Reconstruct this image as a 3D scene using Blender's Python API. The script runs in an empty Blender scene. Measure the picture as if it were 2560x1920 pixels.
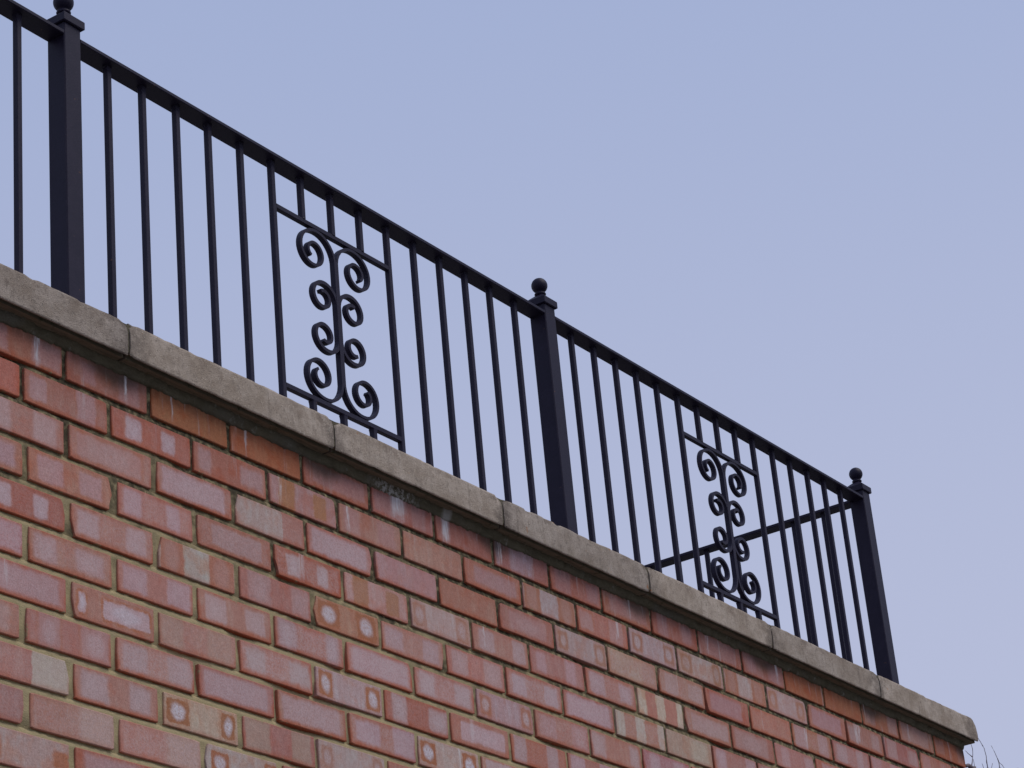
import bpy, math, random
import numpy as np
from mathutils import Matrix, Vector

# ------------------------------------------------------------------ camera, sky, sun, exposure
SC = bpy.context.scene
COL = SC.collection
GZ = 3.62                       # height of the top brick course above the ground
CAM = (-3.045282, -2.865656, -2.018572 + GZ)
YAW, PITCH, ROLL, FPX = -1.008365, 0.432338, 0.0967916, 6299.125

cam_data = bpy.data.cameras.new("camera")
cam_data.sensor_fit = 'HORIZONTAL'
cam_data.sensor_width = 36.0
cam_data.lens = 36.0 * FPX / 2560.0
cam_data.clip_start = 0.05
cam_data.clip_end = 2000.0
cam = bpy.data.objects.new("camera", cam_data)
COL.objects.link(cam)
_R = Matrix.Rotation(YAW, 3, 'Z') @ Matrix.Rotation(PITCH, 3, 'X') @ Matrix.Rotation(ROLL, 3, 'Y')
_cx, _cf, _cu = _R.col[0].copy(), _R.col[1].copy(), _R.col[2].copy()
_M = Matrix.Identity(4)
for i in range(3):
    _M[i][0], _M[i][1], _M[i][2], _M[i][3] = _cx[i], _cu[i], -_cf[i], CAM[i]
cam.matrix_world = _M
SC.camera = cam

SUN_AZ, SUN_EL = math.radians(158.0), math.radians(57.0)     # azimuth clockwise from +Y
world = bpy.data.worlds.new("World")
SC.world = world
world.use_nodes = True
wn = world.node_tree
wn.nodes.clear()
sky = wn.nodes.new('ShaderNodeTexSky')
sky.sky_type = 'NISHITA'
sky.sun_disc = False
sky.sun_elevation = SUN_EL
sky.sun_rotation = SUN_AZ
sky.air_density, sky.dust_density, sky.ozone_density = 1.0, 1.0, 1.0
tco = wn.nodes.new('ShaderNodeTexCoord')
sxyz = wn.nodes.new('ShaderNodeSeparateXYZ'); wn.links.new(tco.outputs['Generated'], sxyz.inputs[0])
elev = wn.nodes.new('ShaderNodeMapRange'); elev.interpolation_type = 'SMOOTHSTEP'
elev.inputs[1].default_value, elev.inputs[2].default_value = 0.26, 0.66
wn.links.new(sxyz.outputs[2], elev.inputs[0])
cloud = wn.nodes.new('ShaderNodeMix'); cloud.data_type = 'RGBA'     # thin cloud: pale at the horizon, bluer overhead
cloud.inputs[6].default_value = (4.45, 4.72, 6.35, 1.0)
cloud.inputs[7].default_value = (3.34, 4.02, 6.15, 1.0)
wn.links.new(elev.outputs[0], cloud.inputs[0])
veil = wn.nodes.new('ShaderNodeMix'); veil.data_type = 'RGBA'
veil.inputs[0].default_value = 0.85
wn.links.new(sky.outputs[0], veil.inputs[6])
wn.links.new(cloud.outputs[2], veil.inputs[7])
bg = wn.nodes.new('ShaderNodeBackground'); bg.inputs[1].default_value = 0.098
wo = wn.nodes.new('ShaderNodeOutputWorld')
wn.links.new(veil.outputs[2], bg.inputs[0])
wn.links.new(bg.outputs[0], wo.inputs[0])

sun_data = bpy.data.lights.new("sun", 'SUN')
sun_data.energy = 1.5
sun_data.angle = math.radians(40.0)
sun_data.color = (1.0, 0.93, 0.86)
sun = bpy.data.objects.new("sun", sun_data)
COL.objects.link(sun)
_sd = Vector((math.sin(SUN_AZ) * math.cos(SUN_EL), math.cos(SUN_AZ) * math.cos(SUN_EL), math.sin(SUN_EL)))
sun.rotation_euler = (-_sd).to_track_quat('-Z', 'Y').to_euler()
sun.location = _sd * 30

SC.view_settings.view_transform = 'Standard'
SC.view_settings.look = 'None'
SC.view_settings.gamma = 1.0
SC.view_settings.use_curve_mapping = False
SC.view_settings.exposure = 0.22

rnd = random.Random(11)

# ------------------------------------------------------------------ node helper
class G:
    def __init__(s, name):
        s.mat = bpy.data.materials.new(name); s.mat.use_nodes = True
        s.nt = s.mat.node_tree; s.nt.nodes.clear()
        s.out = s.nt.nodes.new('ShaderNodeOutputMaterial')
        s.bsdf = s.nt.nodes.new('ShaderNodeBsdfPrincipled')
        s.nt.links.new(s.bsdf.outputs[0], s.out.inputs[0])
    def put(s, sock, v):
        if hasattr(v, 'links'): s.nt.links.new(v, sock)
        elif isinstance(v, (tuple, list)) and len(v) == 3 and sock.type == 'RGBA': sock.default_value = (*v, 1)
        else: sock.default_value = v
    def m(s, op, a, b=None, c=None, clamp=False):
        n = s.nt.nodes.new('ShaderNodeMath'); n.operation = op; n.use_clamp = clamp
        for i, x in enumerate((a, b, c)):
            if x is not None: s.put(n.inputs[i], x)
        return n.outputs[0]
    def vm(s, op, a, b=None):
        n = s.nt.nodes.new('ShaderNodeVectorMath'); n.operation = op
        s.put(n.inputs[0], a)
        if b is not None: s.put(n.inputs[3] if op == 'SCALE' else n.inputs[1], b)
        return n.outputs[0]
    def attr(s, name, out=1):
        n = s.nt.nodes.new('ShaderNodeAttribute'); n.attribute_name = name
        return n.outputs[out]
    def sep(s, v):
        n = s.nt.nodes.new('ShaderNodeSeparateXYZ'); s.put(n.inputs[0], v); return n.outputs
    def comb(s, x, y, z):
        n = s.nt.nodes.new('ShaderNodeCombineXYZ')
        for i, q in enumerate((x, y, z)): s.put(n.inputs[i], q)
        return n.outputs[0]
    def noise(s, vec, scale, detail=3.0, rough=0.55, col=False):
        n = s.nt.nodes.new('ShaderNodeTexNoise'); s.put(n.inputs['Vector'], vec)
        n.inputs['Scale'].default_value = scale; n.inputs['Detail'].default_value = detail
        n.inputs['Roughness'].default_value = rough
        return n.outputs[1 if col else 0]
    def vor(s, vec, scale):
        n = s.nt.nodes.new('ShaderNodeTexVoronoi'); s.put(n.inputs['Vector'], vec)
        n.inputs['Scale'].default_value = scale
        return n.outputs[0], n.outputs[1]
    def ss(s, x, lo, hi):
        n = s.nt.nodes.new('ShaderNodeMapRange'); n.interpolation_type = 'SMOOTHSTEP'
        s.put(n.inputs[0], x); s.put(n.inputs[1], lo); s.put(n.inputs[2], hi)
        n.inputs[3].default_value = 0.0; n.inputs[4].default_value = 1.0
        return n.outputs[0]
    def mix(s, f, a, b, mode='MIX'):
        n = s.nt.nodes.new('ShaderNodeMix'); n.data_type = 'RGBA'; n.blend_type = mode
        s.put(n.inputs[0], f); s.put(n.inputs[6], a); s.put(n.inputs[7], b)
        return n.outputs[2]
    def pos(s):
        return s.nt.nodes.new('ShaderNodeNewGeometry').outputs['Position']
    def bump(s, h, strength, dist):
        n = s.nt.nodes.new('ShaderNodeBump'); s.put(n.inputs['Height'], h)
        n.inputs['Strength'].default_value = strength; n.inputs['Distance'].default_value = dist
        s.nt.links.new(n.outputs[0], s.bsdf.inputs['Normal'])
    def done(s, color, rough=0.85, spec=0.3):
        s.put(s.bsdf.inputs['Base Color'], color); s.put(s.bsdf.inputs['Roughness'], rough)
        s.bsdf.inputs['Specular IOR Level'].default_value = spec
        return s.mat

# ------------------------------------------------------------------ materials
def brick_material():
    g = G('fired_brick')
    bp = g.attr('bp'); s = g.sep(bp)
    misc = g.sep(g.attr('misc'))          # edge strength, seed, softness(mm)
    mode = g.sep(g.attr('mode'))          # spot, ring, patch strength
    seedv = g.comb(g.m('MULTIPLY', misc[1], 7.3), g.m('MULTIPLY', misc[1], 3.1), g.m('MULTIPLY', misc[1], 5.7))
    q = g.vm('ADD', bp, seedv)            # brick-local coordinates, different in each brick
    wob = g.sep(g.noise(q, 38.0, 4.0, 0.65, col=True))
    fine = g.noise(q, 420.0, 2.0, 0.6)
    grain = g.noise(q, 260.0, 3.0, 0.65)
    x = g.m('MULTIPLY', s[0], 1000.0); z = g.m('MULTIPLY', s[2], 1000.0)
    xw = g.m('ADD', x, g.m('MULTIPLY', g.m('SUBTRACT', wob[0], 0.5), 15.0))
    zw = g.m('ADD', z, g.m('MULTIPLY', g.m('SUBTRACT', wob[1], 0.5), 14.0))
    # body: vertical drag streaks and cloudy tone
    streak = g.noise(g.vm('MULTIPLY', q, (1.0, 1.0, 0.3)), 70.0, 3.0, 0.6)
    cloud = g.noise(q, 19.0, 4.0, 0.65)
    body = g.attr('body', 0)
    body = g.mix(g.ss(streak, 0.42, 0.72), body, g.mix(1.0, body, (1.06, 1.22, 1.26), 'MULTIPLY'))
    body = g.mix(g.ss(cloud, 0.46, 0.68), body, g.mix(1.0, body, (1.0, 0.80, 0.70), 'MULTIPLY'))
    col = body
    pcol = g.attr('pcol', 0)
    for nm in ('p1', 'p2'):
        p = g.sep(g.attr(nm))             # centre x mm, half width mm, half height mm
        ax = g.m('SUBTRACT', xw, p[0])
        dx = g.m('SUBTRACT', g.m('ABSOLUTE', ax), p[1])
        dz = g.m('SUBTRACT', g.m('ABSOLUTE', zw), p[2])
        dxp = g.m('MAXIMUM', g.m('ADD', dx, 6.0), 0.0); dzp = g.m('MAXIMUM', g.m('ADD', dz, 6.0), 0.0)
        d = g.m('SUBTRACT', g.m('SQRT', g.m('ADD', g.m('MULTIPLY', dxp, dxp), g.m('MULTIPLY', dzp, dzp))), 6.0)
        d = g.m('ADD', d, g.m('MULTIPLY', g.m('SUBTRACT', grain, 0.5), 7.0))
        a = g.m('MULTIPLY', g.ss(g.m('DIVIDE', d, misc[2]), 1.0, -1.0), g.m('ADD', 0.45, g.m('MULTIPLY', g.m('ADD', grain, wob[2]), 0.55)))
        ring = g.m('MULTIPLY', g.m('SUBTRACT', 1.0, g.ss(g.m('ABSOLUTE', g.m('SUBTRACT', d, 2.0)), 0.5, 6.0)), mode[1])
        col = g.mix(g.m('MULTIPLY', a, mode[2], clamp=True), col, pcol)
        col = g.mix(g.m('MULTIPLY', ring, g.ss(wob[2], 0.3, 0.6)), col, (0.40, 0.145, 0.065))
        ex = g.m('DIVIDE', ax, g.m('MULTIPLY', p[1], 0.72)); ez = g.m('DIVIDE', zw, g.m('MULTIPLY', p[2], 0.78))
        e = g.m('SQRT', g.m('ADD', g.m('MULTIPLY', ex, ex), g.m('MULTIPLY', ez, ez)))
        spot = g.m('MULTIPLY', g.ss(g.m('ADD', e, g.m('MULTIPLY', g.m('SUBTRACT', grain, 0.5), 0.5)), 1.15, 0.55), mode[0])
        spot = g.m('MULTIPLY', spot, g.m('ADD', 0.45, g.m('MULTIPLY', g.ss(grain, 0.34, 0.56), 0.55)))
        col = g.mix(g.m('MULTIPLY', spot, g.m('GREATER_THAN', p[1], 1.0)), col, (0.58, 0.53, 0.56))
    # scorched, redder arrises
    L = g.sep(g.attr('dims'))
    ed = g.m('MAXIMUM', g.m('SUBTRACT', g.m('ABSOLUTE', xw), L[0]), g.m('SUBTRACT', g.m('ABSOLUTE', zw), L[1]))
    low = g.ss(z, 12.0, -26.0)
    ew = g.m('ADD', -7.0, g.m('MULTIPLY', low, -6.0))
    col = g.mix(g.m('MULTIPLY', g.ss(ed, ew, 2.5), g.m('MULTIPLY', misc[0], g.m('ADD', 0.65, g.m('MULTIPLY', low, 0.35)))), col, (0.395, 0.112, 0.055))
    # grain and pits
    col = g.mix(1.0, col, g.mix(fine, (0.66, 0.64, 0.63), (1.34, 1.36, 1.37)), 'MULTIPLY')
    mott = g.noise(q, 120.0, 3.0, 0.7)
    col = g.mix(1.0, col, g.mix(mott, (0.78, 0.73, 0.71), (1.22, 1.27, 1.29)), 'MULTIPLY')
    pit = g.ss(grain, 0.30, 0.22)
    col = g.mix(g.m('MULTIPLY', pit, 0.75), col, (0.10, 0.045, 0.035))
    # dry frost of salts over the middle of each face
    hf = g.m('SUBTRACT', GZ + 0.036, g.sep(g.pos())[2])
    frost = g.m('MULTIPLY', g.ss(g.m('ADD', ed, g.m('MULTIPLY', g.m('SUBTRACT', wob[2], 0.5), 14.0)), -4.0, -15.0), g.ss(g.m('ADD', grain, g.m('MULTIPLY', cloud, 0.5)), 0.52, 0.95))
    frost = g.m('MULTIPLY', frost, g.ss(hf, 0.02, 0.30))
    own = g.m('MULTIPLY', g.m('FRACT', g.m('MULTIPLY', misc[1], 5.37)), g.m('SUBTRACT', 1.0, mode[0]))   # some bricks much more than others
    col = g.mix(g.m('MULTIPLY', frost, g.m('MULTIPLY', own, 0.62)), col, (0.53, 0.43, 0.425))
    # soot and algae run down in blotches below the coping
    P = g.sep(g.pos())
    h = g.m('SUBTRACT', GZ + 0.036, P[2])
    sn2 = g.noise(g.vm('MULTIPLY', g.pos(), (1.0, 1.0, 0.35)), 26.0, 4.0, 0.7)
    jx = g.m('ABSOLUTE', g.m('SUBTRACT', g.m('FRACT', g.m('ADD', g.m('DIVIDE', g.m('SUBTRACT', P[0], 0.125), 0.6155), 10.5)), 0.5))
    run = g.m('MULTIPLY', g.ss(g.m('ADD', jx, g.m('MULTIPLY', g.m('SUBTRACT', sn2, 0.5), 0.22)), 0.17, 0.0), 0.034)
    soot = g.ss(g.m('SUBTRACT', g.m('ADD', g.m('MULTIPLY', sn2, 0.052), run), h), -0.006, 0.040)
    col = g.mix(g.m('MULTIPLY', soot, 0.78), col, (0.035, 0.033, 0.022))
    sm = g.noise(g.pos(), 34.0, 4.0, 0.7)
    smear = g.m('MULTIPLY', g.ss(g.m('ADD', ed, g.m('MULTIPLY', g.m('SUBTRACT', sm, 0.58), 55.0)), -1.5, 3.0), g.ss(sm, 0.5, 0.58))
    col = g.mix(g.m('MULTIPLY', smear, 0.9), col, (0.30, 0.235, 0.135))
    big = g.noise(g.pos(), 3.2, 3.0, 0.6)
    col = g.mix(1.0, col, g.mix(big, (0.86, 0.84, 0.83), (1.13, 1.15, 1.16)), 'MULTIPLY')
    wash = g.noise(g.vm('MULTIPLY', g.pos(), (1.0, 1.0, 0.10)), 52.0, 4.0, 0.65)
    wm = g.m('MULTIPLY', g.ss(wash, 0.56, 0.72), g.ss(g.m('ADD', h, g.m('MULTIPLY', g.m('SUBTRACT', big, 0.5), 0.35)), 0.24, 0.0))
    col = g.mix(g.m('MULTIPLY', wm, 0.42), col, (0.52, 0.47, 0.46))
    # white salts washed down the face
    ef = g.sep(g.attr('salt'))
    sx = g.m('SUBTRACT', 1.0, g.ss(g.m('ABSOLUTE', g.m('SUBTRACT', xw, ef[0])), g.m('MULTIPLY', ef[1], 0.25), ef[1]))
    sn = g.m('MAXIMUM', g.ss(g.noise(g.vm('MULTIPLY', q, (1.0, 1.0, 0.12)), 210.0, 3.0, 0.6), 0.40, 0.56), g.m('MULTIPLY', g.m('SUBTRACT', ef[2], 0.6), 1.5), clamp=True)
    sz = g.ss(g.m('ADD', z, g.m('MULTIPLY', g.m('SUBTRACT', wob[2], 0.5), 70.0)), -38.0, 2.0)
    col = g.mix(g.m('MULTIPLY', g.m('MULTIPLY', sx, sn), g.m('MULTIPLY', sz, ef[2])), col, (0.62, 0.59, 0.59))
    g.bump(g.m('ADD', g.m('MULTIPLY', grain, 0.7), g.m('MULTIPLY', fine, 0.35)), 0.55, 0.0016)
    return g.done(col, 0.9, 0.2)

def mortar_material():
    g = G('lime_mortar')
    p = g.pos(); s = g.sep(p)
    n1 = g.noise(p, 9.0, 4.0, 0.65); n2 = g.noise(p, 420.0, 3.0, 0.7); n3 = g.noise(p, 60.0, 3.0, 0.6)
    col = g.mix(n1, (0.34, 0.275, 0.140), (0.47, 0.39, 0.22))
    col = g.mix(g.ss(n3, 0.5, 0.75), col, (0.38, 0.31, 0.175))
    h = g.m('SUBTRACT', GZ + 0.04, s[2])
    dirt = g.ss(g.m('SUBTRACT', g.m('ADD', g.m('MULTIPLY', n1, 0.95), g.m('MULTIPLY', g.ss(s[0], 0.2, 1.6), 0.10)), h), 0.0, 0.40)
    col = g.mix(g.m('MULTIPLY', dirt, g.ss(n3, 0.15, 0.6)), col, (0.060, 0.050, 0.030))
    col = g.mix(1.0, col, g.mix(n2, (0.7, 0.7, 0.7), (1.3, 1.3, 1.3)), 'MULTIPLY')
    g.bump(g.m('ADD', n2, g.m('MULTIPLY', n3, 0.8)), 0.7, 0.002)
    return g.done(col, 0.95, 0.15)

def bedding_material():
    g = G('weathered_bedding_mortar')
    p = g.pos()
    n1 = g.noise(g.vm('MULTIPLY', p, (0.35, 1.0, 1.0)), 60.0, 4.0, 0.7); n2 = g.noise(p, 350.0, 3.0, 0.7); n3 = g.noise(p, 7.0, 3.0, 0.6)
    col = g.mix(n1, (0.045, 0.040, 0.024), (0.20, 0.175, 0.115))
    col = g.mix(g.ss(n3, 0.52, 0.72), col, (0.13, 0.12, 0.09))
    col = g.mix(g.ss(g.noise(p, 33.0, 4.0, 0.7), 0.60, 0.78), col, (0.26, 0.245, 0.21))
    sx = g.sep(p)[0]
    cr = g.m('MULTIPLY', g.ss(g.m('ABSOLUTE', g.m('SUBTRACT', sx, 0.985)), 0.11, 0.02), g.ss(g.noise(p, 95.0, 4.0, 0.7), 0.44, 0.60))
    cr = g.m('ADD', cr, g.m('MULTIPLY', g.ss(g.m('ABSOLUTE', g.m('SUBTRACT', sx, 1.173)), 0.020, 0.006), 0.7), clamp=True)
    col = g.mix(g.m('MULTIPLY', cr, 0.8), col, (0.50, 0.48, 0.45))
    g.bump(g.m('ADD', n1, n2), 0.9, 0.003)
    return g.done(col, 0.95, 0.15)

def stone_material(algae):
    g = G('algae_covered_stone' if algae else 'cast_stone')
    p = g.pos(); s = g.sep(p)
    n1 = g.noise(p, 11.0, 5.0, 0.7); n2 = g.noise(p, 420.0, 2.0, 0.6); n3 = g.noise(p, 70.0, 4.0, 0.65)
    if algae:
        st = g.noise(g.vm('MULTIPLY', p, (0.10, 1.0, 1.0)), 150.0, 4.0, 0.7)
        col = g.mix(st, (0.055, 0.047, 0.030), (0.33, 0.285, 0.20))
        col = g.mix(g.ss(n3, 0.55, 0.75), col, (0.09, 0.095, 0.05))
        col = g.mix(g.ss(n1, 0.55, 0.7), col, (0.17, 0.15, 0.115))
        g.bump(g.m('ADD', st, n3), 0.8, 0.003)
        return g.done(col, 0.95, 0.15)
    col = g.mix(g.ss(n1, 0.3, 0.7), (0.270, 0.218, 0.168), (0.435, 0.372, 0.308))
    col = g.mix(g.ss(n3, 0.52, 0.72), col, (0.245, 0.205, 0.165))
    grime = g.ss(g.m('ADD', g.noise(p, 16.0, 4.0, 0.7), g.m('MULTIPLY', g.m('SUBTRACT', s[2], GZ + 0.118), 3.2)), 0.45, 0.64)
    col = g.mix(g.m('MULTIPLY', grime, 0.55), col, (0.165, 0.125, 0.095))
    jx = g.m('ABSOLUTE', g.m('SUBTRACT', g.m('FRACT', g.m('ADD', g.m('DIVIDE', g.m('SUBTRACT', s[0], 0.125), 0.6155), 10.5)), 0.5))
    damp = g.ss(g.m('ADD', jx, g.m('MULTIPLY', g.m('SUBTRACT', g.noise(p, 22.0, 4.0, 0.7), 0.5), 0.30)), 0.11, -0.02)
    col = g.mix(g.m('MULTIPLY', damp, 0.75), col, (0.135, 0.112, 0.092))
    runs = g.ss(g.noise(g.vm('MULTIPLY', p, (1.0, 1.0, 0.12)), 48.0, 3.0, 0.6), 0.56, 0.72)
    col = g.mix(g.m('MULTIPLY', runs, 0.42), col, (0.19, 0.155, 0.125))
    lich = g.ss(g.noise(p, 85.0, 3.0, 0.55), 0.66, 0.72)
    col = g.mix(g.m('MULTIPLY', lich, 0.45), col, (0.45, 0.41, 0.34))
    d, c = g.vor(p, 300.0)
    cs = g.sep(c)
    agg = g.ss(d, 0.42, 0.22)
    col = g.mix(g.m('MULTIPLY', g.m('MULTIPLY', agg, g.m('GREATER_THAN', cs[0], 0.86)), 0.7), col, (0.50, 0.43, 0.33))
    col = g.mix(g.m('MULTIPLY', g.m('MULTIPLY', agg, g.m('LESS_THAN', cs[0], 0.12)), 0.75), col, (0.10, 0.085, 0.07))
    col = g.mix(g.m('MULTIPLY', g.ss(g.noise(p, 38.0, 2.0, 0.5), 0.72, 0.76), 0.7), col, (0.34, 0.15, 0.06))
    col = g.mix(1.0, col, g.mix(n2, (0.72, 0.72, 0.72), (1.28, 1.28, 1.28)), 'MULTIPLY')
    tone = g.nt.nodes.new('ShaderNodeObjectInfo').outputs['Random']
    col = g.mix(1.0, col, g.mix(tone, (0.88, 0.88, 0.89), (1.12, 1.11, 1.09)), 'MULTIPLY')
    g.bump(g.m('ADD', n2, g.m('MULTIPLY', n3, 1.2)), 0.7, 0.0022)
    return g.done(col, 0.92, 0.2)

def iron_material():
    g = G('black_painted_iron')
    p = g.pos()
    n1 = g.noise(p, 30.0, 4.0, 0.65); n2 = g.noise(p, 260.0, 3.0, 0.6)
    col = g.mix(g.ss(n1, 0.4, 0.7), (0.0120, 0.0090, 0.0240), (0.0175, 0.0138, 0.0310))
    rust = g.ss(g.m('ADD', g.noise(p, 90.0, 4.0, 0.7), g.m('MULTIPLY', n1, 0.25)), 0.82, 0.88)
    col = g.mix(rust, col, (0.11, 0.055, 0.03))
    g.bump(g.m('ADD', n2, n1), 0.25, 0.0012)
    return g.done(col, g.m('ADD', 0.38, g.m('MULTIPLY', n1, 0.25)), 0.18)

def plain_material(name, a, b, scale, rough=0.9):
    g = G(name); p = g.pos()
    n = g.noise(p, scale, 5.0, 0.65)
    g.bump(n, 0.5, 0.01)
    return g.done(g.mix(n, a, b), rough, 0.2)

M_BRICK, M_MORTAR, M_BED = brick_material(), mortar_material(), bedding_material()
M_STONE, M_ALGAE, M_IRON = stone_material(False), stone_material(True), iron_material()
M_BARK = plain_material('dark_bark', (0.14, 0.115, 0.125), (0.24, 0.20, 0.21), 60.0)
M_PAVE = plain_material('worn_tarmac', (0.09, 0.088, 0.085), (0.14, 0.136, 0.13), 3.0)
M_DECK = plain_material('grey_roof_screed', (0.20, 0.19, 0.18), (0.28, 0.27, 0.25), 2.0)

# ------------------------------------------------------------------ object helpers
def link(o, parent=None):
    COL.objects.link(o)
    if parent is not None: o.parent = parent
    return o
def mesh_obj(name, V, F, mats, parent=None, smooth=False, midx=None, loc=None):
    me = bpy.data.meshes.new(name)
    me.from_pydata([tuple(v) for v in V], [], F)
    for m in (mats if isinstance(mats, (list, tuple)) else [mats]): me.materials.append(m)
    if midx is not None: me.polygons.foreach_set('material_index', midx)
    if smooth: me.polygons.foreach_set('use_smooth', [True] * len(me.polygons))
    me.update()
    o = bpy.data.objects.new(name, me)
    if loc is not None: o.location = loc
    return link(o, parent)
def empty(name, loc, label, cat):
    o = bpy.data.objects.new(name, None); o.location = loc
    o['label'] = label; o['category'] = cat
    return link(o)
def inst(src, parent, loc):
    o = src.copy(); o.location = loc
    return link(o, parent)

# smooth value noise for eroded edges
_tab = np.random.RandomState(5).rand(4096)
def vn(x, seed=0):
    x = np.asarray(x, float) + seed * 17.37
    i = np.floor(x).astype(int); f = x - i; f = f * f * (3 - 2 * f)
    return _tab[i % 4096] * (1 - f) + _tab[(i + 1) % 4096] * f
def vn2(x, y, seed=0):
    x = np.asarray(x, float); y = np.asarray(y, float)
    i = np.floor(x).astype(int); j = np.floor(y).astype(int); f = x - i; g_ = y - j
    f = f * f * (3 - 2 * f); g_ = g_ * g_ * (3 - 2 * g_)
    def t(a, b): return _tab[(a * 73 + b * 179 + seed * 31) % 4096]
    return (t(i, j) * (1 - f) + t(i + 1, j) * f) * (1 - g_) + (t(i, j + 1) * (1 - f) + t(i + 1, j + 1) * f) * g_

# ------------------------------------------------------------------ the setting
g_ = 600.0
ground = mesh_obj('ground', [(-g_, -g_, 0), (g_, -g_, 0), (g_, g_, 0), (-g_, g_, 0)], [(0, 1, 2, 3)], M_PAVE)
ground['kind'] = 'structure'

XC = 3.815                      # right-hand corner of the wall
XL = -3.6                       # left end of what is built
WT = 0.215                      # wall thickness
COURSE, HB = 0.075, 0.0325
Z_UNDER, Z_TOP = 0.0465, 0.1185 # coping underside / top (relative to GZ)
NCOURSE = 48

deckV = [(XL, WT + 0.002, 0), (XC - WT - 0.002, WT + 0.002, 0), (XC - WT - 0.002, 5.0, 0), (XL, 5.0, 0)]
deck = mesh_obj('terrace_floor', [(a, b, GZ - 0.10) for a, b, _ in deckV], [(0, 1, 2, 3)], M_DECK)
deck['kind'] = 'structure'

# ------------------------------------------------------------------ brick wall
wall = empty('brick_wall', (0, 0, 0), 'mottled red brick wall with recessed mortar joints under a pale stone coping', 'wall')

RED, ROSE, SALMON = (0.395, 0.150, 0.104), (0.405, 0.182, 0.142), (0.425, 0.216, 0.168)
MAUVE, BUFF, CREAM = (0.388, 0.180, 0.165), (0.435, 0.295, 0.220), (0.50, 0.43, 0.33)
ORANGE, LILAC, PALE = (0.385, 0.135, 0.058), (0.440, 0.290, 0.290), (0.505, 0.395, 0.395)
GREYP = (0.415, 0.300, 0.240)

def jit(c, r, a=0.06):
    k = 1 + r.uniform(-a, a)
    return tuple(min(0.7, x * k * (1 + r.uniform(-0.05, 0.05))) for x in c)
def lerp(a, b, t): return tuple(x + (y - x) * t for x, y in zip(a, b))

# bricks that stand out in the wall: (x, course) -> look
SPECIAL = {}
for look, spots in dict(orangespots=[(0.791, 5)], spots=[(0.786, 7), (1.11, 8), (0.488, 10)], faintspots=[(2.233, 2), (1.124, 4), (1.332, 6), (2.022, 2), (1.733, 3), (2.66, 2), (0.79, 9)],
                        buffspots=[(0.34, 9)], corners=[(-0.091, 11)], creamright=[(-0.089, 9), (-0.002, 10), (0.221, 10)],
                        longkiss=[(0.114, 7), (-0.053, 5)], stripes=[(2.026, 4), (1.919, 5)], palemid=[(1.57, 2), (2.44, 2), (1.80, 1), (0.40, 5)],
                        buff=[(2.141, 5)], pinkbuff=[(1.12, 2), (0.90, 7), (1.915, 3)], orangebands=[(0.68, 2), (0.90, 4)], orange=[(0.332, 1), (0.56, 1), (2.80, 1), (3.04, 1)],
                        redhalf=[(0.60, 3)], kiss=[(0.11, 5), (1.015, 5), (0.11, 9), (0.225, 6), (0.45, 6), (0.565, 7), (0.225, 8), (1.24, 5), (1.465, 5), (1.12, 6)], lilacall=[(0.79, 3), (0.675, 8), (0.45, 8), (0.34, 3), (-0.115, 7), (0.9, 6), (1.69, 5)], palepair=[(0.225, 2), (-0.115, 5), (0.675, 4)]).items():
    for x, c in spots: SPECIAL[(round(x, 3), c)] = look
SALT = [(1.0004, 1, 0.034, 1.0), (1.172, 1, 0.020, 1.0), (-0.124, 1, 0.012, .7), (-0.077, 1, 0.010, .8), (0.0485, 1, 0.008, .8), (0.076, 1, 0.007, .7),
        (0.138, 1, 0.018, .75), (0.157, 1, 0.006, .9), (0.955, 1, 0.012, .8), (1.29, 1, 0.020, .7), (0.50, 1, .006, .6), (2.30, 1, .010, .6), (2.66, 1, .01, .7),
        (3.44, 1, .01, .4), (3.10, 2, .03, .6), (1.38, 1, .01, .5), (2.78, 3, .012, .6), (0.82, 2, .008, .6), (0.60, 2, .008, .5)]

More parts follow.
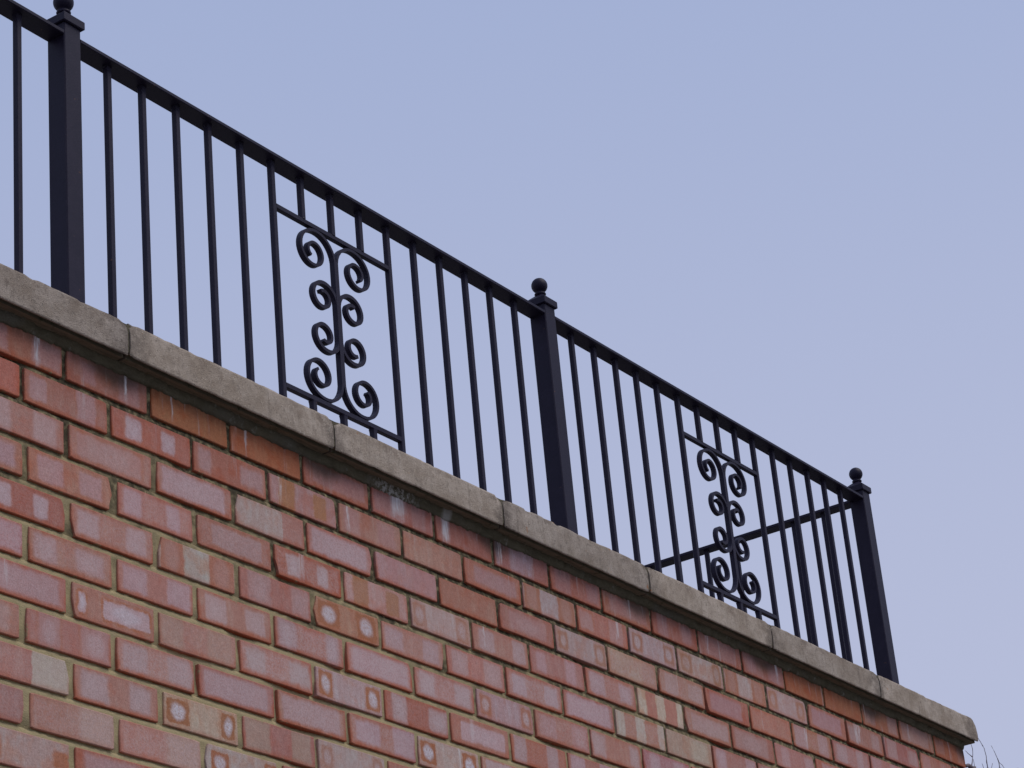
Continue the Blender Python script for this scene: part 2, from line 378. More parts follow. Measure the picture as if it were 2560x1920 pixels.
def brick_params(cx, c, hl, r, face='front'):
    look = None
    if face == 'front':
        for (sx, sc), lk in SPECIAL.items():
            if sc == c and abs(sx - cx) < hl: look = lk
    up = max(0.0, 1 - (c - 1) / 4.0)           # the top courses are redder
    soft = r.uniform(3.0, 9.0)
    d = dict(mode=(0, 0, 0), p1=(0, 0, 0), p2=(0, 0, 0), salt=(0, 1, 0), edge=r.uniform(0.55, 1.0))
    L = hl * 1000
    if look is None:
        t = r.random()
        look = 'generic' if t < 0.86 else 'bands' if t < 0.94 else 'plain' if t < 0.99 else 'buff'
    base = r.choice([ROSE, ROSE, SALMON, MAUVE, RED, ROSE])
    base = lerp(base, r.choice([RED, ORANGE, RED]), up * r.uniform(0.3, 0.8))
    e1, e2 = L * r.uniform(0.45, 0.72), L * r.uniform(0.45, 0.72)
    w1, w2 = L * r.uniform(0.16, 0.36), L * r.uniform(0.16, 0.36)
    if look == 'generic':
        d['body'] = jit(base, r); d['pcol'] = jit(lerp(LILAC, PALE, r.random() ** 1.5 * (1 - up)), r)
        d['mode'] = (r.uniform(0, .25) * (1 - up), r.uniform(0, 0.5) * (r.random() < 0.5), r.uniform(0.4, 0.85) * (1 - 0.4 * up))
        d['p1'] = (-e1, w1, r.uniform(20, 34)); d['p2'] = (e2, w2, r.uniform(20, 34))
        if r.random() < 0.3: d['p1'] = (r.uniform(-12, 12), L * r.uniform(.68, .86), r.uniform(20, 27)); d['p2'] = (0, 0, 0)
    elif look == 'bands':
        a = r.random() < 0.5
        d['body'] = jit(lerp(LILAC, SALMON, r.random()), r) if a else jit(base, r)
        d['pcol'] = jit(r.choice([RED, ORANGE, MAUVE]), r) if a else jit(r.choice([LILAC, GREYP, BUFF]), r)
        d['mode'] = (0, .1, r.uniform(.35, .8)); soft = r.uniform(2.5, 7.0)
        d['p1'] = (-e1, w1 * 1.1, 60); d['p2'] = (e2, w2 * 1.1, 60)
    elif look == 'plain':
        d['body'] = jit(base, r)
    elif look == 'orange':
        d['body'] = jit(lerp(ORANGE, RED, r.uniform(.1, .5)), r, .04); d['edge'] = .3
    elif look == 'buff':
        d['body'] = jit(lerp(BUFF, SALMON, r.uniform(0, .5)), r); d['pcol'] = jit(CREAM, r); d['mode'] = (0, 0, .45)
        d['p1'] = (L * .45, L * .4, 24); d['edge'] *= .5
    elif look == 'stripes':
        d['body'] = jit(lerp(CREAM, BUFF, .35), r); d['pcol'] = jit(lerp(ORANGE, ROSE, r.random()), r); d['mode'] = (0, .15, .85); soft = 1.8
        d['p1'] = (-L * .42, L * .22, 60); d['p2'] = (L * .45, L * .26, 60); d['edge'] *= .35
    elif look == 'pinkbuff':
        d['body'] = jit(lerp(SALMON, BUFF, .45), r); d['pcol'] = jit(ROSE, r); d['mode'] = (0, .1, .5); soft = 8.0
        d['p1'] = (L * .7, L * .3, 40); d['edge'] *= .7
    elif look == 'kiss':
        d['body'] = jit(lerp(SALMON, ROSE, r.random() * .7), r); d['pcol'] = jit(lerp(LILAC, PALE, r.uniform(.2, .8)), r); d['mode'] = (.10, .12, r.uniform(.55, .8)); soft = r.uniform(4, 8)
        d['p1'] = (-L * r.uniform(.52, .62), L * r.uniform(.24, .34), r.uniform(22, 27)); d['p2'] = (L * r.uniform(.54, .64), L * r.uniform(.24, .32), r.uniform(22, 27)); d['edge'] = 1.0
    elif look == 'lilacall':
        d['body'] = jit(ROSE, r); d['pcol'] = jit(lerp(LILAC, PALE, r.uniform(0, .5)), r); d['mode'] = (.08, .1, .72); soft = r.uniform(5, 9)
        d['p1'] = (r.uniform(-5, 5), L * .84, r.uniform(23, 27)); d['edge'] = 1.0
    elif look == 'palepair':
        d['body'] = jit(RED, r); d['pcol'] = jit(PALE, r); d['mode'] = (.2, .15, .72); soft = 4.0
        d['p1'] = (-L * .46, L * .2, 22); d['p2'] = (L * .42, L * .17, 21); d['edge'] = 1.0
    elif look == 'palemid':
        d['body'] = jit(lerp(GREYP, PALE, .3), r); d['pcol'] = jit(lerp(ORANGE, ROSE, .4), r); d['mode'] = (.15, .2, .9); soft = 2.2
        d['p1'] = (-L * .66, L * .3, 50); d['p2'] = (L * .64, L * .32, 50); d['edge'] *= .8
    elif look == 'orangebands':
        d['body'] = jit(lerp(LILAC, ROSE, .5), r); d['pcol'] = jit(lerp(ORANGE, (.40, .19, .08), .6), r); d['mode'] = (0, .2, .8); soft = 3
        d['p1'] = (-L * .5, L * .24, 40); d['p2'] = (L * .5, L * .2, 26)
    elif look in ('spots', 'buffspots', 'faintspots', 'orangespots'):
        d['body'] = jit(dict(spots=lerp(GREYP, PALE, .3), buffspots=lerp(BUFF, CREAM, .4), faintspots=lerp(GREYP, LILAC, .6), orangespots=lerp(ORANGE, BUFF, .45))[look], r); d['pcol'] = jit(lerp(ORANGE, (0.34, .15, .07), .5), r)
        d['mode'] = (r.uniform(.25, .5) if look == 'faintspots' else r.uniform(.85, 1), .3, .7 if look == 'faintspots' else .92); soft = 2.4 if look == 'faintspots' else 1.8
        k1, k2 = (.33, .30) if look == 'orangespots' else (.30, .18) if look == 'buffspots' else (r.uniform(.16, .25), r.uniform(.15, .24))
        d['p1'] = (-L * (.93 - k1 * r.uniform(1.0, 1.3)), L * k1, r.uniform(21, 27)); d['p2'] = (L * (.93 - k2 * r.uniform(1.0, 1.3)), L * k2, r.uniform(21, 27)); d['edge'] *= .6
    elif look == 'corners':
        d['body'] = jit(lerp(SALMON, PALE, .5), r); d['pcol'] = ORANGE; d['mode'] = (0, .4, .9)
        d['p1'] = (-L * .8, L * .25, 20); d['p2'] = (L * .8, L * .17, 15)
    elif look == 'creamright':   # pale end of an under-fired brick
        d['body'] = jit(lerp(ROSE, SALMON, .5), r); d['pcol'] = jit(CREAM if c == 9 else lerp(CREAM, SALMON, .45), r); d['mode'] = (0, 0, .95); soft = 2.0 if c == 9 else 16
        d['p1'] = (L * .66, L * .5, 60); d['edge'] *= .5
    elif look == 'longkiss':
        d['body'] = jit(SALMON, r); d['pcol'] = jit(PALE, r); d['mode'] = (.55, .75, .7); soft = 2
        d['p1'] = (L * .3, L * .58, 19); d['p2'] = (-L * .78, L * .1, 19)
    elif look == 'redhalf':
        d['body'] = jit(GREYP, r); d['pcol'] = jit(lerp(MAUVE, RED, .6), r); d['mode'] = (0, 0, .9); soft = 1.6
        d['p1'] = (L * .75, L * .4, 60); d['edge'] *= .6
    d.setdefault('pcol', d['body'])
    if face == 'front':
        for sx, sc, sw, st in SALT:
            if sc == c and abs(sx - cx) < hl and st > d['salt'][2]: d['salt'] = ((sx - cx) * 1000, sw * 1000, st)
        if d['salt'][2] == 0 and r.random() < 0.04 + 0.10 * up:
            d['salt'] = (r.uniform(-80, 80), r.uniform(4, 14), r.uniform(.3, .6))
    d['misc'] = (d['edge'], r.uniform(0, 40), soft)
    d['dims'] = (L, HB * 1000, 0)
    return d

def brick_geo(hl, hh, r):
    """front face at y = 0 (looking along -y), eroded outline, body running back into the wall"""
    fr = (0, .05, .3, .68, .955, 1.0); nx, out = len(fr), []
    for i in range(nx): out.append((-hl + 2 * hl * fr[i], -hh))
    out.append((hl, 0.0))
    for i in range(nx): out.append((hl - 2 * hl * fr[i], hh))
    out.append((-hl, 0.0))
    n = len(out); corner = {0, nx - 1, nx + 1, 2 * nx}
    tx, tz = r.uniform(-.005, .005), r.uniform(-.010, .010); y0 = r.uniform(-.0012, .0003)
    V = []
    arr = []
    for i, (x, z) in enumerate(out):
        e = (r.uniform(.0004, .0020) if i in corner else r.uniform(-.0007, .0009))
        if i in corner and r.random() < .07: e += r.uniform(.003, .008)
        arr.append((x - math.copysign(e, x) * (abs(x) > 1e-6 and (abs(x) > hl - 1e-6)), z - math.copysign(e, z) * (abs(z) > 1e-6)))
    for ring, (inset, y) in enumerate(((.0016, 0.0), (.0002, .0012), (0.0, .045))):
        for x, z in arr:
            xi = x - math.copysign(min(abs(x), inset), x) * (abs(x) > hl * .97)
            zi = z - math.copysign(min(abs(z), inset), z)
            V.append((xi, y + y0 + x * tx * (ring < 2) + z * tz * (ring < 2), zi))
    F = [tuple(range(n))]
    for k in (0, 1):
        for i in range(n):
            j = (i + 1) % n
            F.append((k * n + j, k * n + i, (k + 1) * n + i, (k + 1) * n + j))
    return V, F

VEC = ('bp', 'p1', 'p2', 'mode', 'misc', 'salt', 'dims')
def finish_brick_mesh(name, V, F, A):
    me = bpy.data.meshes.new(name)
    me.from_pydata(V, [], F)
    for k in VEC:
        a = me.attributes.new(k, 'FLOAT_VECTOR', 'POINT'); a.data.foreach_set('vector', np.asarray(A[k], np.float32).ravel())
    for k in ('body', 'pcol'):
        a = me.attributes.new(k, 'FLOAT_COLOR', 'POINT')
        c = np.ones((len(V), 4), np.float32); c[:, :3] = A[k]; a.data.foreach_set('color', c.ravel())
    me.materials.append(M_BRICK); me.update()
    return me

# perpend joints seen in each course; the bond runs on half a brick from there
SEEN = {1: [-0.006, 0.221, 0.45, 0.677, 0.904, 1.132, 1.353, 1.58, 1.804, 2.028, 2.251, 2.473, 2.7, 2.923, 3.145, 3.374, 3.604],
        2: [-0.114, 0.111, 0.339, 0.563, 0.787, 1.008, 1.229, 1.458, 1.682, 1.909, 2.133, 2.363, 2.585],
        3: [-0.004, 0.229, 0.457, 0.677], 4: [-0.108, 0.12, 0.341], 5: [-0.003, 0.226, 0.458], 6: [-0.108, 0.114, 0.335],
        7: [-0.003, 0.224, 0.45], 8: [-0.116, 0.108, 0.328], 9: [0.0, 0.227, 0.448], 10: [-0.109, 0.112]}
def course_joints(c, r):
    J = list(SEEN.get(c, [(0.0 if c % 2 else -0.1125) + r.uniform(-.004, .004)]))
    target = XC - (0.2115 if c % 2 else 0.105)
    n = max(1, round((target - J[-1]) / .2255)) if target - J[-1] > .1 else 0
    x0 = J[-1]
    for i in range(1, n + 1): J.append(x0 + (target - x0) * i / n + (r.uniform(-.003, .003) if i < n else 0))
    while J[0] > XL + .1: J.insert(0, J[0] - .2252 + r.uniform(-.003, .003))
    return J

part_count = 0
stuff = {k: [] for k in VEC + ('body', 'pcol')}; sV, sF = [], []
def to_stuff(V, F, d):
    o = len(sV); sV.extend(V); sF.extend([tuple(i + o for i in f) for f in F])
    for k in stuff: stuff[k].extend([d[k]] * len(V) if k != 'bp' else d['bp'])
for c in range(1, NCOURSE + 1):
    r = random.Random(1000 + c)
    J = course_joints(c, r)
    zc = GZ - (c - 1) * COURSE + r.uniform(-.0008, .0008)
    edges = J + [XC + .0045]
    for a, b in zip(edges[:-1], edges[1:]):
        gj = r.uniform(.0044, .0062) + (.0016 if a < .3 and c > 2 else 0)
        last = b > XC
        hl = (b - a) / 2 - gj
        cx = (a + b) / 2 if not last else (a + gj + XC) / 2
        if last: hl = (XC - a - gj) / 2
        hh = HB + r.uniform(-.0016, .0000)
        d = brick_params(cx, c, hl, r)
        V, F = brick_geo(hl, hh, r)
        d['bp'] = [tuple(v) for v in V]
        zrel = zc - GZ
        seen = (-0.40 < cx) and zrel > -0.79 + 0.19 * (cx + .17) - .19
        if seen and part_count < 290:
            A = {k: (d[k] if k == 'bp' else [d[k]] * len(V)) for k in VEC + ('body', 'pcol')}
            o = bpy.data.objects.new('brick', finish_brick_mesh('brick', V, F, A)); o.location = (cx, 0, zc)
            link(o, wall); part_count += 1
        else:
            to_stuff([(v[0] + cx, v[1], v[2] + zc) for v in V], F, d)
# bricks of the return wall round the corner, running back along +y
for c in range(1, NCOURSE + 1):
    r = random.Random(5000 + c)
    zc = GZ - (c - 1) * COURSE
    y = 0.0 + (.105 if c % 2 else .2115)
    while y < 4.6:
        hl, cy = .1075, y + .1125
        d = brick_params(cy, c, hl, r, 'return'); V, F = brick_geo(hl, HB, r); d['bp'] = [tuple(v) for v in V]
        to_stuff([(XC - v[1], cy + v[0], v[2] + zc) for v in V], F, d)
        y += .225
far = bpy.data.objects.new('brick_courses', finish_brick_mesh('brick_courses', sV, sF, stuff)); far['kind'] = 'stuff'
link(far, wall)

# mortar bed behind the bricks, uneven and recessed
def mortar_sheet(name, x0, x1, ncourse, step):
    nx = int((x1 - x0) / step) + 1
    X = np.linspace(x0, x1, nx)
    zs, ys = [GZ + .040], [.004]
    for c in range(1, ncourse + 1):
        zc = GZ - (c - 1) * COURSE
        for dz, yy in ((HB - .0006, .0026), (HB - .005, .0034), (0.0, .0036), (-HB + .004, .0038), (-HB + .0010, .0064), (-HB - .0016, .0050), (-HB - .0050, .0030)):
            zs.append(zc + dz); ys.append(yy)
    V = []
    for k, (z, yy) in enumerate(zip(zs, ys)):
        nn = (vn2(X * 95, np.full(nx, k * 3.7), 1) - .5) * .0026 + (vn2(X * 8, np.full(nx, z * 12), 2) - .5) * .0030
        gap = np.clip(vn2(X * 6.5, np.full(nx, z * 9 + 40), 3) - .72, 0, 1) * .030      # missing pointing here and there
        zz = z + (vn2(X * 60, np.full(nx, k * 5.1), 4) - .5) * .0016
        V.append(np.stack([X, np.maximum(yy + nn, .0024) + gap, zz], -1))
    V = np.concatenate(V)
    idx = np.arange(nx * len(zs)).reshape(len(zs), nx)
    F = np.stack([idx[1:, :-1], idx[1:, 1:], idx[:-1, 1:], idx[:-1, :-1]], -1).reshape(-1, 4).tolist()
    return mesh_obj(name, V.tolist(), F, M_MORTAR, wall, smooth=True)
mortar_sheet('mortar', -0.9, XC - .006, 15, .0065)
def box(x0, x1, y0, y1, z0, z1):
    V = [(x0, y0, z0), (x1, y0, z0), (x1, y1, z0), (x0, y1, z0), (x0, y0, z1), (x1, y0, z1), (x1, y1, z1), (x0, y1, z1)]
    F = [(3, 2, 1, 0), (4, 5, 6, 7), (0, 1, 5, 4), (1, 2, 6, 5), (2, 3, 7, 6), (3, 0, 4, 7)]
    return V, F
bV, bF = box(XL, XC - .007, .0225, WT, 0, GZ + .0405)
mesh_obj('mortar_core', bV, bF, M_MORTAR, wall)
bV, bF = box(XC - WT, XC - .0075, WT + .001, 4.6, 0, GZ + .040)
mesh_obj('mortar_core', bV, bF, M_MORTAR, wall)

# squeezed-out bedding mortar between the top course and the coping
nb = 1400
xs = np.linspace(-1.2, XC - .004, nb)
low = .0315 - .006 * np.clip(vn(xs * 9, 3) - .4, 0, 1) - .008 * np.clip(vn(xs * 33, 4) - .65, 0, 1) - .0035 * vn(xs * 170, 5) - .002 * vn(xs * 420, 8)
prot = -.0016 - .0035 * vn(xs * 30, 6) - .003 * vn(xs * 110, 7)
rows = [(np.full(nb, .004), low - .001), (prot * .5, low), (prot, low + .004), (prot * 1.4 - .001, low * .4 + .6 * Z_UNDER), (prot * 1.5 - .003, np.full(nb, Z_UNDER + .0008))]
V = [(float(x), float(yy[i]), GZ + float(zz[i])) for yy, zz in rows for i, x in enumerate(xs)]
F = [(k * nb + i, k * nb + i + 1, (k + 1) * nb + i + 1, (k + 1) * nb + i) for k in range(len(rows) - 1) for i in range(nb - 1)]
mesh_obj('bedding_mortar', V, F, M_BED, wall, smooth=True)

# coping stones
OV = 0.040
def coping_profile():
    # (y, z, algae flag of the face that starts here)
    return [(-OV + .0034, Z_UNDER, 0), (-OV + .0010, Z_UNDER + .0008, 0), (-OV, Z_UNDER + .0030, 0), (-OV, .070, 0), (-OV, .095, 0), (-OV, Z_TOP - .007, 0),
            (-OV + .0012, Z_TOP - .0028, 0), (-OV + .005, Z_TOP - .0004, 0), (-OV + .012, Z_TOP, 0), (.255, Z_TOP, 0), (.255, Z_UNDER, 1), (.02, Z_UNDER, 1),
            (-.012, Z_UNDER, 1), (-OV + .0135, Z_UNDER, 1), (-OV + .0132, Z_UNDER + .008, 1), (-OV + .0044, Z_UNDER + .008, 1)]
def coping_stone(a, b, seed, corner=False):
    P = coping_profile(); n = len(P); L = b - a; m = max(6, int(L / .012))
    ts = np.linspace(0, 1, m + 1)
    rr = random.Random(seed)
    dy, dz = rr.uniform(-.0012, .0012), 0.0
    V, F, mi = [], [], []
    for t in ts:
        x = a + L * t
        dist = min(t, 1 - t) * L
        chip = max(0, 1 - dist / .022)
        for k, (y, z, fl) in enumerate(P):
            xx = x
            if corner:
                q = min(1.0, max(0.0, (z - .068) / (Z_TOP - .068)))
                end = 3.848 - .046 * (1 - math.sqrt(max(0, 1 - q ** 2.2)))
                xx = a + (end - a) * t
            yy, zz = y, z
            if k <= 8:
                yy += dy + .0008 * (float(vn(x * 40, seed + k // 3)) - .5)
            if 5 <= k <= 8:   # worn top arris
                w = float(vn(x * 55, seed + 3)) ** 3 * .0014 + float(vn(x * 14, seed + 5)) ** 5 * .0018 + chip * rr.uniform(.0005, .0060) + (max(0.0, float(vn(x * 24, seed + 11)) - .80) * .018)
                if not corner or t < .95:
                    zz -= w * (1 if k in (6, 7) else .5 if k == 5 else .3)
                    yy += w * (.8 if k in (6, 5) else .4)
            if k <= 2:
                w = float(vn(x * 50, seed + 9)) ** 3 * .0016 + chip * rr.uniform(0, .004) + (max(0.0, float(vn(x * 20, seed + 13)) - .82) * .016)
                zz += w * .8; yy += w * .5 if k else 0
            V.append((xx, yy, GZ + zz))
    for i in range(m):
        for k in range(n):
            k2 = (k + 1) % n
            F.append((i * n + k, (i + 1) * n + k, (i + 1) * n + k2, i * n + k2)); mi.append(P[k][2])
    F.append(tuple(range(n))); mi.append(0)
    F.append(tuple(m * n + k for k in reversed(range(n)))); mi.append(0)
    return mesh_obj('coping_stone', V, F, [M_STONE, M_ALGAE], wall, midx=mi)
CJ = [.125 - .615 * k for k in range(6, 0, -1)] + [.125, .741, 1.350, 1.972, 2.584, 3.206]
CJ = [x for x in CJ if x > XL - .3]
for i, a in enumerate(CJ):
    if i + 1 < len(CJ): coping_stone(a + .0033, CJ[i + 1] - .0033, 30 + i)
    else: coping_stone(a + .0033, 3.848, 30 + i, True)
# mortar core that fills the joints between the stones
bV, bF = box(CJ[0] + .01, 3.78, -OV + .0032, .25, GZ + Z_UNDER + .0088, GZ + Z_TOP - .0062)
mesh_obj('coping_joint_mortar', bV, bF, M_BED, wall)
# coping of the return wall
def return_stone(y0, y1, seed):
    P = coping_profile(); n = len(P); V, F, mi = [], [], []
    for t in (0.0, .5, 1.0):
        for k, (y, z, fl) in enumerate(P):
            V.append((XC - y, y0 + (y1 - y0) * t, GZ + z))
    for i in range(2):
        for k in range(n):
            k2 = (k + 1) % n
            F.append((i * n + k, (i + 1) * n + k, (i + 1) * n + k2, i * n + k2)); mi.append(P[k][2])
    F.append(tuple(range(n))); F.append(tuple(2 * n + k for k in reversed(range(n)))); mi += [0, 0]
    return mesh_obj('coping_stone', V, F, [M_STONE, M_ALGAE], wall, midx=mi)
y = .2585
while y < 4.4:
    return_stone(y, y + .6085, 3); y += .615

# ------------------------------------------------------------------ railing
RY = 0.1425                     # centre line of the railing
RX = 3.6755                     # centre line of the return
ZB = GZ + Z_TOP
rail = empty('railing', (1.9, RY, ZB), 'black wrought-iron railing with scroll panels and ball-topped posts along the coping', 'railing')
O = Vector(rail.location)
def rel(x, y, z): return Vector((x, y, z)) - O
PW, BW = 0.0240, 0.0066         # half widths of post and baluster
ZR0, ZR1 = GZ + .8275, GZ + .8372     # handrail flat bar

def tube_box(hw, hd, h, bev, top_flare=0.0):
    """square bar with eased edges standing on z = 0"""
    ring = [(-hw + bev, -hd), (hw - bev, -hd), (hw, -hd + bev), (hw, hd - bev), (hw - bev, hd), (-hw + bev, hd), (-hw, hd - bev), (-hw, -hd + bev)]
    lv = [(0, 1.0), (h - .010, 1.0), (h - .004, 1.0 + top_flare * .4), (h, 1.0 + top_flare)] if top_flare else [(0, 1), (h, 1)]
    V = [(x * s, y * s, z) for z, s in lv for x, y in ring]
    F = [tuple(reversed(range(8)))] + [(k * 8 + i, k * 8 + (i + 1) % 8, (k + 1) * 8 + (i + 1) % 8, (k + 1) * 8 + i) for k in range(len(lv) - 1) for i in range(8)]
    F.append(tuple(range((len(lv) - 1) * 8, len(lv) * 8)))
    return V, F
def lathe(prof, n=28):
    V = [(r * math.cos(2 * math.pi * i / n), r * math.sin(2 * math.pi * i / n), z) for r, z in prof for i in range(n)]
    F = [(k * n + i, k * n + (i + 1) % n, (k + 1) * n + (i + 1) % n, (k + 1) * n + i) for k in range(len(prof) - 1) for i in range(n)]
    F += [tuple(reversed(range(n))), tuple(range((len(prof) - 1) * n, len(prof) * n))]
    return V, F

# one of each kind, then copies sharing their mesh
HP = GZ + .8565 - ZB
CAPH, RB = .0285, .0212
POST = bpy.data.meshes.new('post'); _v, _f = tube_box(PW, PW, HP, .0022); POST.from_pydata(_v, [], _f); POST.materials.append(M_IRON)
cv = []
for s, z in ((.0275, 0), (.0298, .0022), (.0298, .0190), (.0285, .0207), (.0125, .0345), (.0110, .0360)):
    cv += [(-s, -s, z), (s, -s, z), (s, s, z), (-s, s, z)]
cf = [(3, 2, 1, 0)] + [(k * 4 + i, k * 4 + (i + 1) % 4, (k + 1) * 4 + (i + 1) % 4, (k + 1) * 4 + i) for k in range(5) for i in range(4)] + [(20, 21, 22, 23)]
CAP = bpy.data.meshes.new('cap'); CAP.from_pydata(cv, [], cf); CAP.materials.append(M_IRON)
prof = [(.0100, 0), (.0125, .002), (.0148, .0042), (.0152, .0066), (.0138, .0090), (.0105, .0102), (.0100, .0122)]
cz = .0122 + math.sqrt(RB ** 2 - .0100 ** 2)
a0 = -math.acos(.0100 / RB)
for i in range(1, 15):
    a = a0 + (math.pi / 2 - a0) * i / 14.0
    prof.append((max(.0004, RB * math.cos(a)), cz + RB * math.sin(a)))
_v, _f = lathe(prof); FIN = bpy.data.meshes.new('finial'); FIN.from_pydata(_v, [], _f); FIN.materials.append(M_IRON)
FIN.polygons.foreach_set('use_smooth', [True] * len(FIN.polygons))
def post(x, y):
    p = bpy.data.objects.new('post', POST); p.location = rel(x, y, ZB); link(p, rail)
    c = bpy.data.objects.new('cap', CAP); c.location = (0, 0, HP); link(c, p)
    f = bpy.data.objects.new('finial', FIN); f.location = (0, 0, HP + .0355); link(f, p)
P0, P1, P2, P3 = -1.590, .1572, 1.9042, RX
for x in (P0 - 1.747, P0, P1, P2, P3): post(x, RY)
YR = RY + 1.747
post(RX, YR)

BAL = bpy.data.meshes.new('baluster'); _v, _f = tube_box(BW, BW, ZR0 - ZB, .0012, .22); BAL.from_pydata(_v, [], _f); BAL.materials.append(M_IRON)
ZPB, ZPT = GZ + .2785, GZ + .7165
HPR = .0060
LOW = bpy.data.meshes.new('stub_bar'); _v, _f = tube_box(BW, BW, ZPB - HPR - ZB, .0012, .2); LOW.from_pydata(_v, [], _f); LOW.materials.append(M_IRON)
UPP = bpy.data.meshes.new('stub_bar'); _v, _f = tube_box(BW, BW, ZR0 - ZPT - HPR, .0012, .2); UPP.from_pydata(_v, [], _f); UPP.materials.append(M_IRON)

def flat_bar(name, half_w, t, length, bev=.0015):
    """flat bar along +x from 0 to length, centred on y, from z = 0 to t"""
    ring = [(-half_w + bev, 0), (half_w - bev, 0), (half_w, bev), (half_w, t - bev), (half_w - bev, t), (-half_w + bev, t), (-half_w, t - bev), (-half_w, bev)]
    V = [(x, y, z) for x in (0, length) for y, z in ring]
    F = [tuple(range(8)), tuple(reversed(range(8, 16)))] + [(8 + i, 8 + (i + 1) % 8, (i + 1) % 8, i) for i in range(8)]
    me = bpy.data.meshes.new(name); me.from_pydata(V, [], F); me.materials.append(M_IRON)
    return me

def sweep(path, half_d, half_t):
    """ribbon of flat bar bent in the xz plane, half_d deep in y"""
    n = len(path); V = []
    for i, (x, z) in enumerate(path):
        a = path[max(0, i - 1)]; b = path[min(n - 1, i + 1)]
        tx, tz = b[0] - a[0], b[1] - a[1]; L = math.hypot(tx, tz); nx, nz = -tz / L, tx / L
        for sy, sn in ((-1, -1), (-1, 1), (1, 1), (1, -1)):
            V.append((x + nx * sn * half_t, sy * half_d, z + nz * sn * half_t))
    F = [(3, 2, 1, 0), tuple(4 * (n - 1) + k for k in range(4))]
    for i in range(n - 1):
        for k in range(4):
            F.append((4 * i + k, 4 * i + (k + 1) % 4, 4 * (i + 1) + (k + 1) % 4, 4 * (i + 1) + k))
    return V, F
def spiral(cx, cz, keys, end):
    """keys: radius at every 90 degrees counter-clockwise from +x"""
    out = []
    t = 0.0
    K = keys
    while t <= end + 1e-6:
        q = t / 90.0; i = min(int(q), len(K) - 2); f = q - i
        p0, p1, p2, p3 = K[max(0, i - 1)], K[i], K[i + 1], K[min(len(K) - 1, i + 2)]
        r_ = .5 * ((2 * p1) + (p2 - p0) * f + (2 * p0 - 5 * p1 + 4 * p2 - p3) * f * f + (3 * p1 - p0 - 3 * p2 + p3) * f ** 3)
        out.append((cx + r_ * math.cos(math.radians(t)), cz + r_ * math.sin(math.radians(t)))); t += 10.0
    return out
def c_scroll(cx, cz, keys, end, stem):
    top = spiral(cx, cz, keys, end)
    mid = [(top[0][0], z) for z in np.linspace(0, top[0][1] - .012, stem)]
    half = mid + top
    return [(x, -z) for x, z in reversed(half[1:])] + half
big = c_scroll(-.0780, .1535, [.0745, .0540, .0455, .0345, .0300, .0225, .0200, .0140, .0120], 595, 7)
small = c_scroll(-.0560, .0470, [.0520, .0370, .0310, .0245, .0245, .0160, .0140], 470, 4)
def scroll_mesh(path, mir):
    pth = [(-x, z) for x, z in path] if mir else path
    V, F = sweep(pth, .0068 if path is big else .0063, .0035 if path is big else .0042)
    if mir: F = [tuple(reversed(f)) for f in F]
    me = bpy.data.meshes.new('scroll'); me.from_pydata(V, [], F); me.materials.append(M_IRON)
    return me
SCR = [scroll_mesh(big, False), scroll_mesh(big, True), scroll_mesh(small, False), scroll_mesh(small, True)]
_v, _f = tube_box(.0080, .0066, .016, .002); WELD = bpy.data.meshes.new('weld_collar'); WELD.from_pydata(_v, [], _f); WELD.materials.append(M_IRON)

def obj_at(name, me, loc, rz=0.0):
    o = bpy.data.objects.new(name, me); o.location = loc; o.rotation_euler = (0, 0, rz)
    return link(o, rail)
_v, _f = lathe([(.0010, -.0042), (.0058, -.0030), (.0076, -.0008), (.0074, .0012), (.0050, .0034), (.0012, .0044)], 9)
_rw = random.Random(3)
_v = [(x * _rw.uniform(.85, 1.2), y * _rw.uniform(.85, 1.2), z * _rw.uniform(.8, 1.3)) for x, y, z in _v]
BEAD = bpy.data.meshes.new('weld_bead'); BEAD.from_pydata(_v, [], _f); BEAD.materials.append(M_IRON)
def section(start, length, along_y=False, xs=None):
    """bay between two posts; start is the first post's centre"""
    if xs is None: xs = [.128 + (length - .261) * k / 14 for k in range(15)]
    rz = math.pi / 2 if along_y else 0.0
    def at(s, z): return rel(RX, start + s, z) if along_y else rel(start + s, RY, z)
    obj_at('handrail', flat_bar('handrail', PW - .0004, ZR1 - ZR0, length - 2 * PW), at(PW, ZR0), rz)
    for k, s in enumerate(xs):
        if k in (6, 7, 8):
            obj_at('stub_bar', LOW, at(s, ZB), rz); obj_at('stub_bar', UPP, at(s, ZPT + HPR), rz)
            obj_at('weld_bead', BEAD, at(s, ZPT + HPR), rz + k); obj_at('weld_bead', BEAD, at(s, ZPB - HPR), rz + 2 * k)
        else:
            obj_at('baluster', BAL, at(s, ZB), rz)
        obj_at('weld_bead', BEAD, at(s + .002 * ((k * 7) % 3 - 1), ZR0 - .001), rz + k * 1.3)
    a, b = xs[5] + BW, xs[9] - BW
    pr = flat_bar('panel_rail', HPR + .0002, 2 * HPR, b - a, .001)
    obj_at('panel_rail', pr, at(a, ZPB - HPR), rz); obj_at('panel_rail', pr, at(a, ZPT - HPR), rz)
    c = (xs[5] + xs[9]) / 2
    for me in SCR: obj_at('scroll', me, at(c, (ZPB + ZPT) / 2), rz)
    obj_at('weld_collar', WELD, at(c, (ZPB + ZPT) / 2 - .062), rz)
section(P0 - 1.747, 1.747)
section(P0, 1.747)
section(P1, P2 - P1, xs=[x - .0015 - P1 for x in (.2849, .3904, .4967, .5997, .7062, .8133, .9167, 1.0244, 1.1314, 1.2372, 1.3436, 1.4499, 1.5565, 1.6622, 1.7709)])
section(P2, P3 - P2, xs=[x - .0015 - P2 for x in (2.0341, 2.1422, 2.2485, 2.3535, 2.4598, 2.5697, 2.675, 2.781, 2.886, 2.9905, 3.1086, 3.2152, 3.3238, 3.4297, 3.5362)])
section(RY, 1.747, True, xs=[.130 + .1063 * k for k in range(15)])

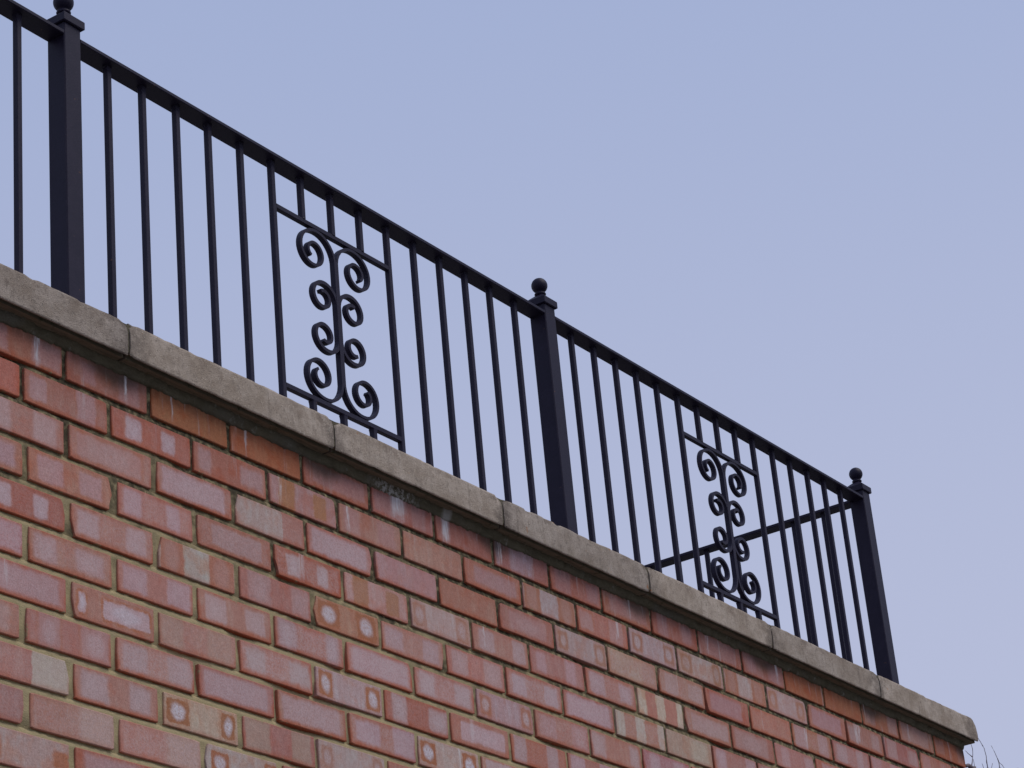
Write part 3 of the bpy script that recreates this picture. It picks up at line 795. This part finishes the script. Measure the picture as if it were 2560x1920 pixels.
# ------------------------------------------------------------------ bare tree beyond the corner
tree = empty('bare_tree', (6.35, 1.0, 0), 'leafless tree with thin dark twigs beyond the corner of the wall', 'tree')
TO = Vector(tree.location)
def limb(name, pts, r0, r1, parent, seed=0, n=6, knots=True):
    pts = [Vector(p) for p in pts]
    P = []
    for i in range(len(pts) - 1):
        a, b = pts[i], pts[i + 1]; k = max(2, int((b - a).length / .02)) if (b - a).length < .6 else 10
        P += [a.lerp(b, j / k) for j in range(k)]
    P.append(pts[-1])
    rr = random.Random(seed); V, F = [], []
    N = len(P)
    for i, p in enumerate(P):
        t = i / (N - 1); r = r0 + (r1 - r0) * t
        if knots and rr.random() < .3: r *= rr.uniform(1.15, 1.6)
        d = (P[min(N - 1, i + 1)] - P[max(0, i - 1)]).normalized()
        u = d.orthogonal().normalized(); w = d.cross(u)
        jx = Vector((rr.uniform(-1, 1), rr.uniform(-1, 1), rr.uniform(-1, 1))) * r * .25
        for k in range(n):
            a = 2 * math.pi * k / n
            V.append(p + jx + (u * math.cos(a) + w * math.sin(a)) * r - TO)
    for i in range(N - 1):
        for k in range(n):
            F.append((i * n + k, i * n + (k + 1) % n, (i + 1) * n + (k + 1) % n, (i + 1) * n + k))
    F += [tuple(reversed(range(n))), tuple(range((N - 1) * n, N * n))]
    return mesh_obj(name, V, F, M_BARK, parent, smooth=True)
def T(x, y, z): return (x, y, z + GZ)
trunk = limb('trunk', [(6.35, 1.0, 0), (6.32, 1.02, .8), (6.36, .98, 1.7), (6.30, .95, 2.5)], .055, .032, tree, 1, 10, False)
limb('branch', [(6.30, .95, 2.5), (6.16, .92, 3.3), T(6.06, .9, .25), T(6.03, .9, .50), T(6.03, .9, .609)], .028, .012, tree, 2, 8)
limb('branch', [(6.31, .95, 2.45), (6.28, .93, 3.2), T(6.20, .9, .3), T(6.184, .9, .635)], .024, .006, tree, 3, 8)
limb('branch', [(6.33, .97, 2.3), (6.40, .95, 3.2), T(6.34, .9, .35), T(6.309, .9, .659)], .024, .006, tree, 4, 8)
limb('branch', [(6.34, .98, 2.1), (6.60, 1.0, 3.0), T(6.55, .93, .45), T(6.497, .9, .694)], .022, .005, tree, 5, 8)
TW = [[(6.025, .609), (6.038, .633), (6.056, .664), (6.064, .690), (6.057, .706), (6.045, .722)],
      [(6.045, .655), (6.012, .661), (5.986, .669)],
      [(6.184, .635), (6.185, .659), (6.19, .686), (6.183, .716), (6.164, .731), (6.143, .746), (6.12, .765)],
      [(6.309, .659), (6.311, .683), (6.301, .700), (6.282, .723), (6.260, .743)],
      [(6.345, .610), (6.355, .667), (6.337, .678), (6.311, .683)],
      [(6.170, .560), (6.142, .627), (6.135, .644)],
      [(6.195, .600), (6.225, .643), (6.242, .665)],
            [(6.030, .560), (6.052, .610), (6.055, .624), (6.053, .647)]]
for i, t in enumerate(TW):
    limb('twig', [T(x, .9, z) for x, z in t], .0017, .0008, tree, 20 + i, 6)
limb('branch', [T(5.955, .9, .600), T(5.99, .9, .608), T(6.04, .9, .600), T(6.10, .9, .590), T(6.19, .9, .560)], .007, .006, tree, 40, 8)
